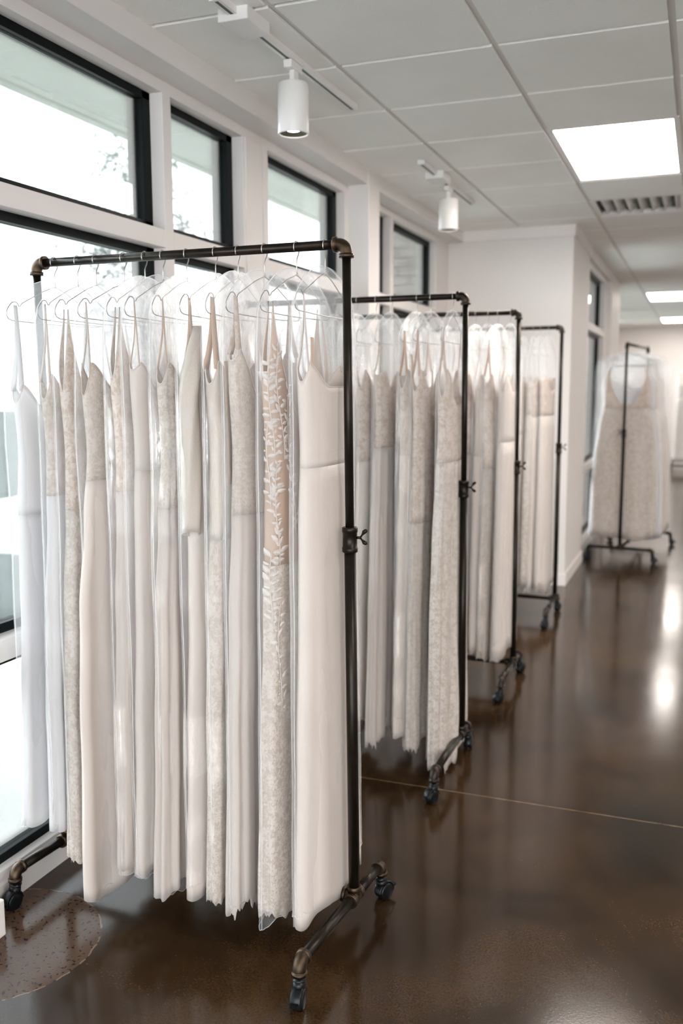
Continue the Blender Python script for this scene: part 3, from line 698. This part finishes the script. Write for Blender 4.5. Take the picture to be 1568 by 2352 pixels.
# nearest rack, listed from the window end to the aisle end: x, hem, spec, short description
X1 = [-1.839,-1.755,-1.689,-1.592,-1.520,-1.459,-1.381,-1.288,-1.217,-1.135,-1.039,-.955]
rack1 = [
 (.285, D(prof=SLIM, bod='veil', skirt='veil', strap=.022, folds=9, under='veil', up=.04, arm=1.55, neck=1.50, shoulder=1.60, waist=1.22), 'pale see-through tulle gown', 'film'),
 (.285, D(prof=BASEPROF, bod='lace', skirt='veil', strap=.012, strapm='crepe', folds=13, under='crepe', arm=1.56, neck=1.50, shoulder=1.63, waist=1.28), 'white thin-strapped tulle gown', 'film'),
 (.20, D(bod='lace_nude', skirt='lace', strap=0, neck=1.42, shoulder=1.815, arm=1.58, waist=1.24, jag=.02, folds=9, under='crepe', up=.03), 'blush lace deep-necked gown', 'film'),
 (.115, D(prof=FULL, bod='lace_fine', skirt='satin', strap=.008, folds=5, amp=.022, arm=1.57, waist=1.33, edge='nude'), 'plain satin gown with wide flared hem', 'film'),
 (.19, D(bod='lace_nude', skirt='tulle', strap=0, neck=1.50, shoulder=1.815, arm=1.62, waist=1.30, folds=12, under='crepe', jag=.012), 'blush lace-topped tulle gown', 'film_crinkled'),
 (.185, D(prof=SLIM, bod='crepe', skirt='crepe', strap=.006, strapm='nude', folds=9, arm=1.64, neck=1.55, waist=1.36), 'spaghetti-strapped crepe gown', 'film'),
 (.145, D(prof=FULL, bod='lace', skirt='tulle', strap=.010, strapm='nude', folds=14, under='crepe', up=.06, arm=1.60, waist=1.26), 'sheer tulle gown with see-through overskirt', 'film_crinkled'),
 (.150, D(prof=SLIM, bod='crepe', skirt='satin', strap=.020, strapm='nude', sleeve=(.56, 'bead'), folds=8), 'white satin gown with beaded sleeves', 'film_crinkled'),
 (.175, D(bod='bead', skirt='lace_fine', strap=.036, strapm='nude', tape=(1.66, 1.33, .020), folds=9, jag=.010, under='crepe', up=.0, waist=1.18), 'dotted lace gown with tan tape', 'film_crinkled'),
 (.135, D(prof=BASEPROF, bod='lace_fine', skirt='tulle', strap=.030, strapm='lace_nude', arm=1.66, neck=1.52, shoulder=1.69, waist=1.25, folds=13, jag=.03, under='crepe', up=.04), 'ragged-hem tulle gown', 'film'),
 (.150, D(prof=BASEPROF, bod='nude', skirt='lace', strap=0, folds=8, waist=1.12, neck=1.48, shoulder=1.815, arm=1.60, jag=.02, under='crepe', up=.02,
          sprigs=[(PI-.25, 1.66, .25, 30), (PI-.65, 1.70, .30, 30), (PI-.45, 1.40, .28, 40), (PI-.20, 1.16, .20, 22), (PI-1.0, 1.6, .4, 34), (PI-.05, 1.5, .22, 18), (PI-.6, 1.02, .3, 24)]), 'nude illusion gown with white leaf lace', 'film'),
 (.125, D(prof=SLIM, bod='satin', skirt='satin', strap=.012, folds=7, zip=True, seamz=1.40, amp=.009, arm=1.604, neck=1.59, shoulder=1.65), 'smooth ivory satin gown with square neckline', 'film'),
]
ordn = ['first','second','third','fourth','fifth','sixth','seventh','eighth','ninth','tenth','eleventh','twelfth']
G1 = ' on the nearest rack'
for i, (x, (hem, spec, desc, fm)) in enumerate(zip(X1, rack1)):
    pos = ordn[11-i]+' from its post' if i < 11 else 'beside the front post'
    rz = random.uniform(-.09, .09) if i < 11 else 0; dyo = random.uniform(-.02, .02)
    hanger((x, 2.36, 1.967), rz, 'silver wire hanger of the %s, nearest rack' % desc, 'wire hangers'+G1)
    dress('d', x, 2.355+dyo, hem, spec, 100+i, '%s%s, %s' % (desc, G1, pos), 'wedding dresses'+G1, rz)
    bag(x, 2.36, 1.967, hem+random.uniform(-.03, .06), 200+i, 'clear plastic garment bag over the %s' % desc, 'clear garment bags'+G1, rz, False, fm)

def back_rack(xs, y, H, hems, descs, specs, grp, seed, nm, mats, far=True, hang=True):
    for i, (x, hem, desc, spec) in enumerate(zip(xs, hems, descs, specs)):
        rz = random.uniform(-.10, .10); spec = dict(spec); spec['H'] = H; spec['waist'] = spec.get('waist', 1.38)+random.uniform(-.14, .05); spec['arm'] = 1.60+random.uniform(-.05, .05); spec['neck'] = 1.55+random.uniform(-.08, .03)
        hanger((x, y, H), rz, 'wire hanger holding the %s, %s' % (desc, nm), 'wire hangers on the '+grp)
        dress('d', x, y-.005, hem, spec, seed+i, '%s on the %s' % (desc, nm), 'wedding dresses on the '+grp, rz, far)
        bag(x, y, H, hem+random.uniform(.02, .09), seed+50+i, 'clear garment bag over the %s, %s' % (desc, nm), 'clear garment bags on the '+grp, rz, True, mats[i % len(mats)], seams=not far or i > 1)
s_lace = D(prof=FULL, bod='lace_nude', skirt='lace', strap=.02, folds=11, jag=.03, under='crepe', up=.02)
s_nlace = D(bod='lace_nude', skirt='lace_fine', strap=.03, strapm='nude', folds=10, waist=1.15, jag=.02, under='nude', up=.03)
s_plain = D(prof=SLIM, bod='crepe', skirt='satin', strap=.010, folds=8)
s_tulle = D(prof=FULL, bod='lace_nude', skirt='tulle', strap=.012, folds=13, under='crepe', up=.03, jag=.03)
s_tan = D(prof=BASEPROF, bod='lace', skirt='crepe', strap=.03, strapm='tan', tape=(1.72, 1.30, .03), folds=9)
s_bust = D(prof=SLIM, bod='lace_nude', skirt='crepe', strap=0, folds=9)
back_rack([-1.745,-1.655,-1.56,-1.46,-1.363,-1.278,-1.211,-1.100,-1.042,-.949], 3.725, 1.953, [.17,.13,.2,.14,.12,.19,.13,.14,.12,.045],
  ['window-end tulle gown','slim crepe gown','inner ragged lace gown','plain straight gown','cream straight gown','narrow cream gown','frothy-hemmed tulle gown','draped gown with tan tape','flowered lace gown','heavy lace gown with trailing corner'],
  [s_tulle, s_plain, s_lace, s_plain, s_plain, s_bust, s_tulle, s_tan, s_nlace, s_lace], 'second rack', 300, 'second rack', ['film','film_crinkled','film'], far=False)
back_rack([-1.36,-1.26,-1.19,-1.107,-1.040,-.990,-.925], 4.826, 1.968, [.2,.2,.22,.22,.2,.2,.19],
  ['innermost cream gown','pale crepe gown','soft lace gown','sheer grey-white gown','shiny satin gown','narrow lace gown','plain gown at the post'],
  [s_plain, s_bust, s_lace, s_tulle, s_plain, s_nlace, s_plain], 'third rack', 400, 'third rack', ['film_far','film_crinkled'])
back_rack([-1.32,-1.21,-1.14,-1.080,-1.029,-.973], 6.44, 1.986, [.25,.22,.24,.25,.2,.20],
  ['leftmost pale gown','pale tulle gown','ivory crepe gown','white lace gown','peach-topped ruffled gown','champagne satin gown'],
  [s_plain, s_tulle, s_plain, s_lace, s_bust, s_bust], 'fourth rack', 500, 'fourth rack', ['film_far'])
# rack standing end-on: its garments face the camera
def turned(cx, cy, ang, offs, H, hems, descs, specs, nm, grp, seed, wide=.04):
    for i, (o_, hem, desc, spec) in enumerate(zip(offs, hems, descs, specs)):
        x = cx+math.cos(ang)*o_; y = cy+math.sin(ang)*o_; rz = ang+random.uniform(-.05, .05); spec = dict(spec); spec['H'] = H
        hanger((x, y, H), rz, 'wire hanger holding the %s, %s' % (desc, nm), 'wire hangers on the '+grp)
        dress('d', x, y, hem, spec, seed+i, '%s on the %s' % (desc, nm), 'wedding dresses on the '+grp, rz, True)
        bag(x, y, H, hem+.04, seed+50+i, 'clear garment bag over the %s, %s' % (desc, nm), 'clear garment bags on the '+grp, rz, True, 'film_far', seams=False, wide=wide)
WIDE = [(1.815,.165,.012,0), (1.62,.20,.028,0.3), (1.42,.20,.03,.3), (1.22,.24,.034,.5), (.95,.27,.036,.8), (.60,.285,.038,1.0), (.12,.295,.042,1.2)]
wl = dict(s_nlace, prof=WIDE); wv_ = D(prof=WIDE, bod='lace_nude', skirt='lace', strap=0, shoulder=1.80, arm=1.60, neck=1.42, waist=1.40, folds=9, under='crepe'); w2 = D(prof=[(z, a*1.12, b_, f_) for z, a, b_, f_ in WIDE], bod='veil', skirt='veil', strap=.02, folds=15, under='veil'); wt = dict(s_tulle, prof=WIDE); wp = dict(s_plain, prof=WIDE); wb = dict(s_lace, prof=WIDE)
turned(-.565, 9.27, PI/2-.11, [-.46,-.36,-.25,-.13,0,.13,.26,.4], 1.965, [.21,.2,.2,.22,.19,.2,.22,.2],
  ['front champagne lace gown with deep neckline','wide white tulle gown','third ivory gown','fourth tulle gown','middle satin gown','sixth lace gown','seventh ivory gown','rear ivory gown'],
  [wv_, w2, wp, wt, wp, wl, wp, wt], 'end-on aisle rack', 'end-on aisle rack', 600, .065)
turned(-.17, 18.9, PI/2, [-.46,-.34,-.22,-.1,.03,.15], 1.95, [.2,.22,.2,.2,.2,.2],
  ['outermost blurred white gown','blurred blush gown','blurred ivory gown','blurred pale gown','blurred cream gown','blurred lace gown'],
  [wp, wl, wp, wt, wp, wb], 'most distant rack', 'most distant rack', 700, .03)

# ------------------------------------------------------------------ world, camera
w = bpy.data.worlds.new('sky'); scene.world = w; w.use_nodes = True; nt = w.node_tree; nt.nodes.clear()
out = nt.nodes.new('ShaderNodeOutputWorld'); bg = nt.nodes.new('ShaderNodeBackground')
bg.inputs['Color'].default_value = (.90, .95, 1.0, 1); bg.inputs['Strength'].default_value = 8.2
nt.links.new(bg.outputs[0], out.inputs[0])

f, yaw, pit, rol = 2118.0, .3684, .134, -.0037
fh = Vector((-math.sin(yaw), math.cos(yaw), 0)); rt = Vector((math.cos(yaw), math.sin(yaw), 0))
fw = fh*math.cos(pit)+Vector((0,0,-math.sin(pit))); up = rt.cross(fw)
c, s = math.cos(rol), math.sin(rol); rt, up = rt*c+up*s, up*c-rt*s
cam = bpy.data.cameras.new('camera'); co = bpy.data.objects.new('camera', cam); COL.objects.link(co)
mw = Matrix((rt, up, -fw)).transposed().to_4x4(); mw.translation = Vector((0, 0, 1.5884)); co.matrix_world = mw
cam.sensor_fit = 'VERTICAL'; cam.sensor_height = 36; cam.sensor_width = 24; cam.lens = f/2352*36
cam.clip_start = .05; cam.clip_end = 200
cam.dof.use_dof = True; cam.dof.focus_distance = 2.45; cam.dof.aperture_fstop = 2.4
scene.camera = co
scene.view_settings.view_transform = 'Standard'; scene.view_settings.look = 'None'
scene.view_settings.exposure = 0.03; scene.view_settings.gamma = 1; scene.view_settings.use_curve_mapping = False
scene.cycles.transparent_max_bounces = 64; scene.cycles.max_bounces = 12; scene.cycles.diffuse_bounces = 6
scene.cycles.transmission_bounces = 8; scene.cycles.caustics_reflective = False; scene.cycles.caustics_refractive = False
scene.cycles.sample_clamp_indirect = 6
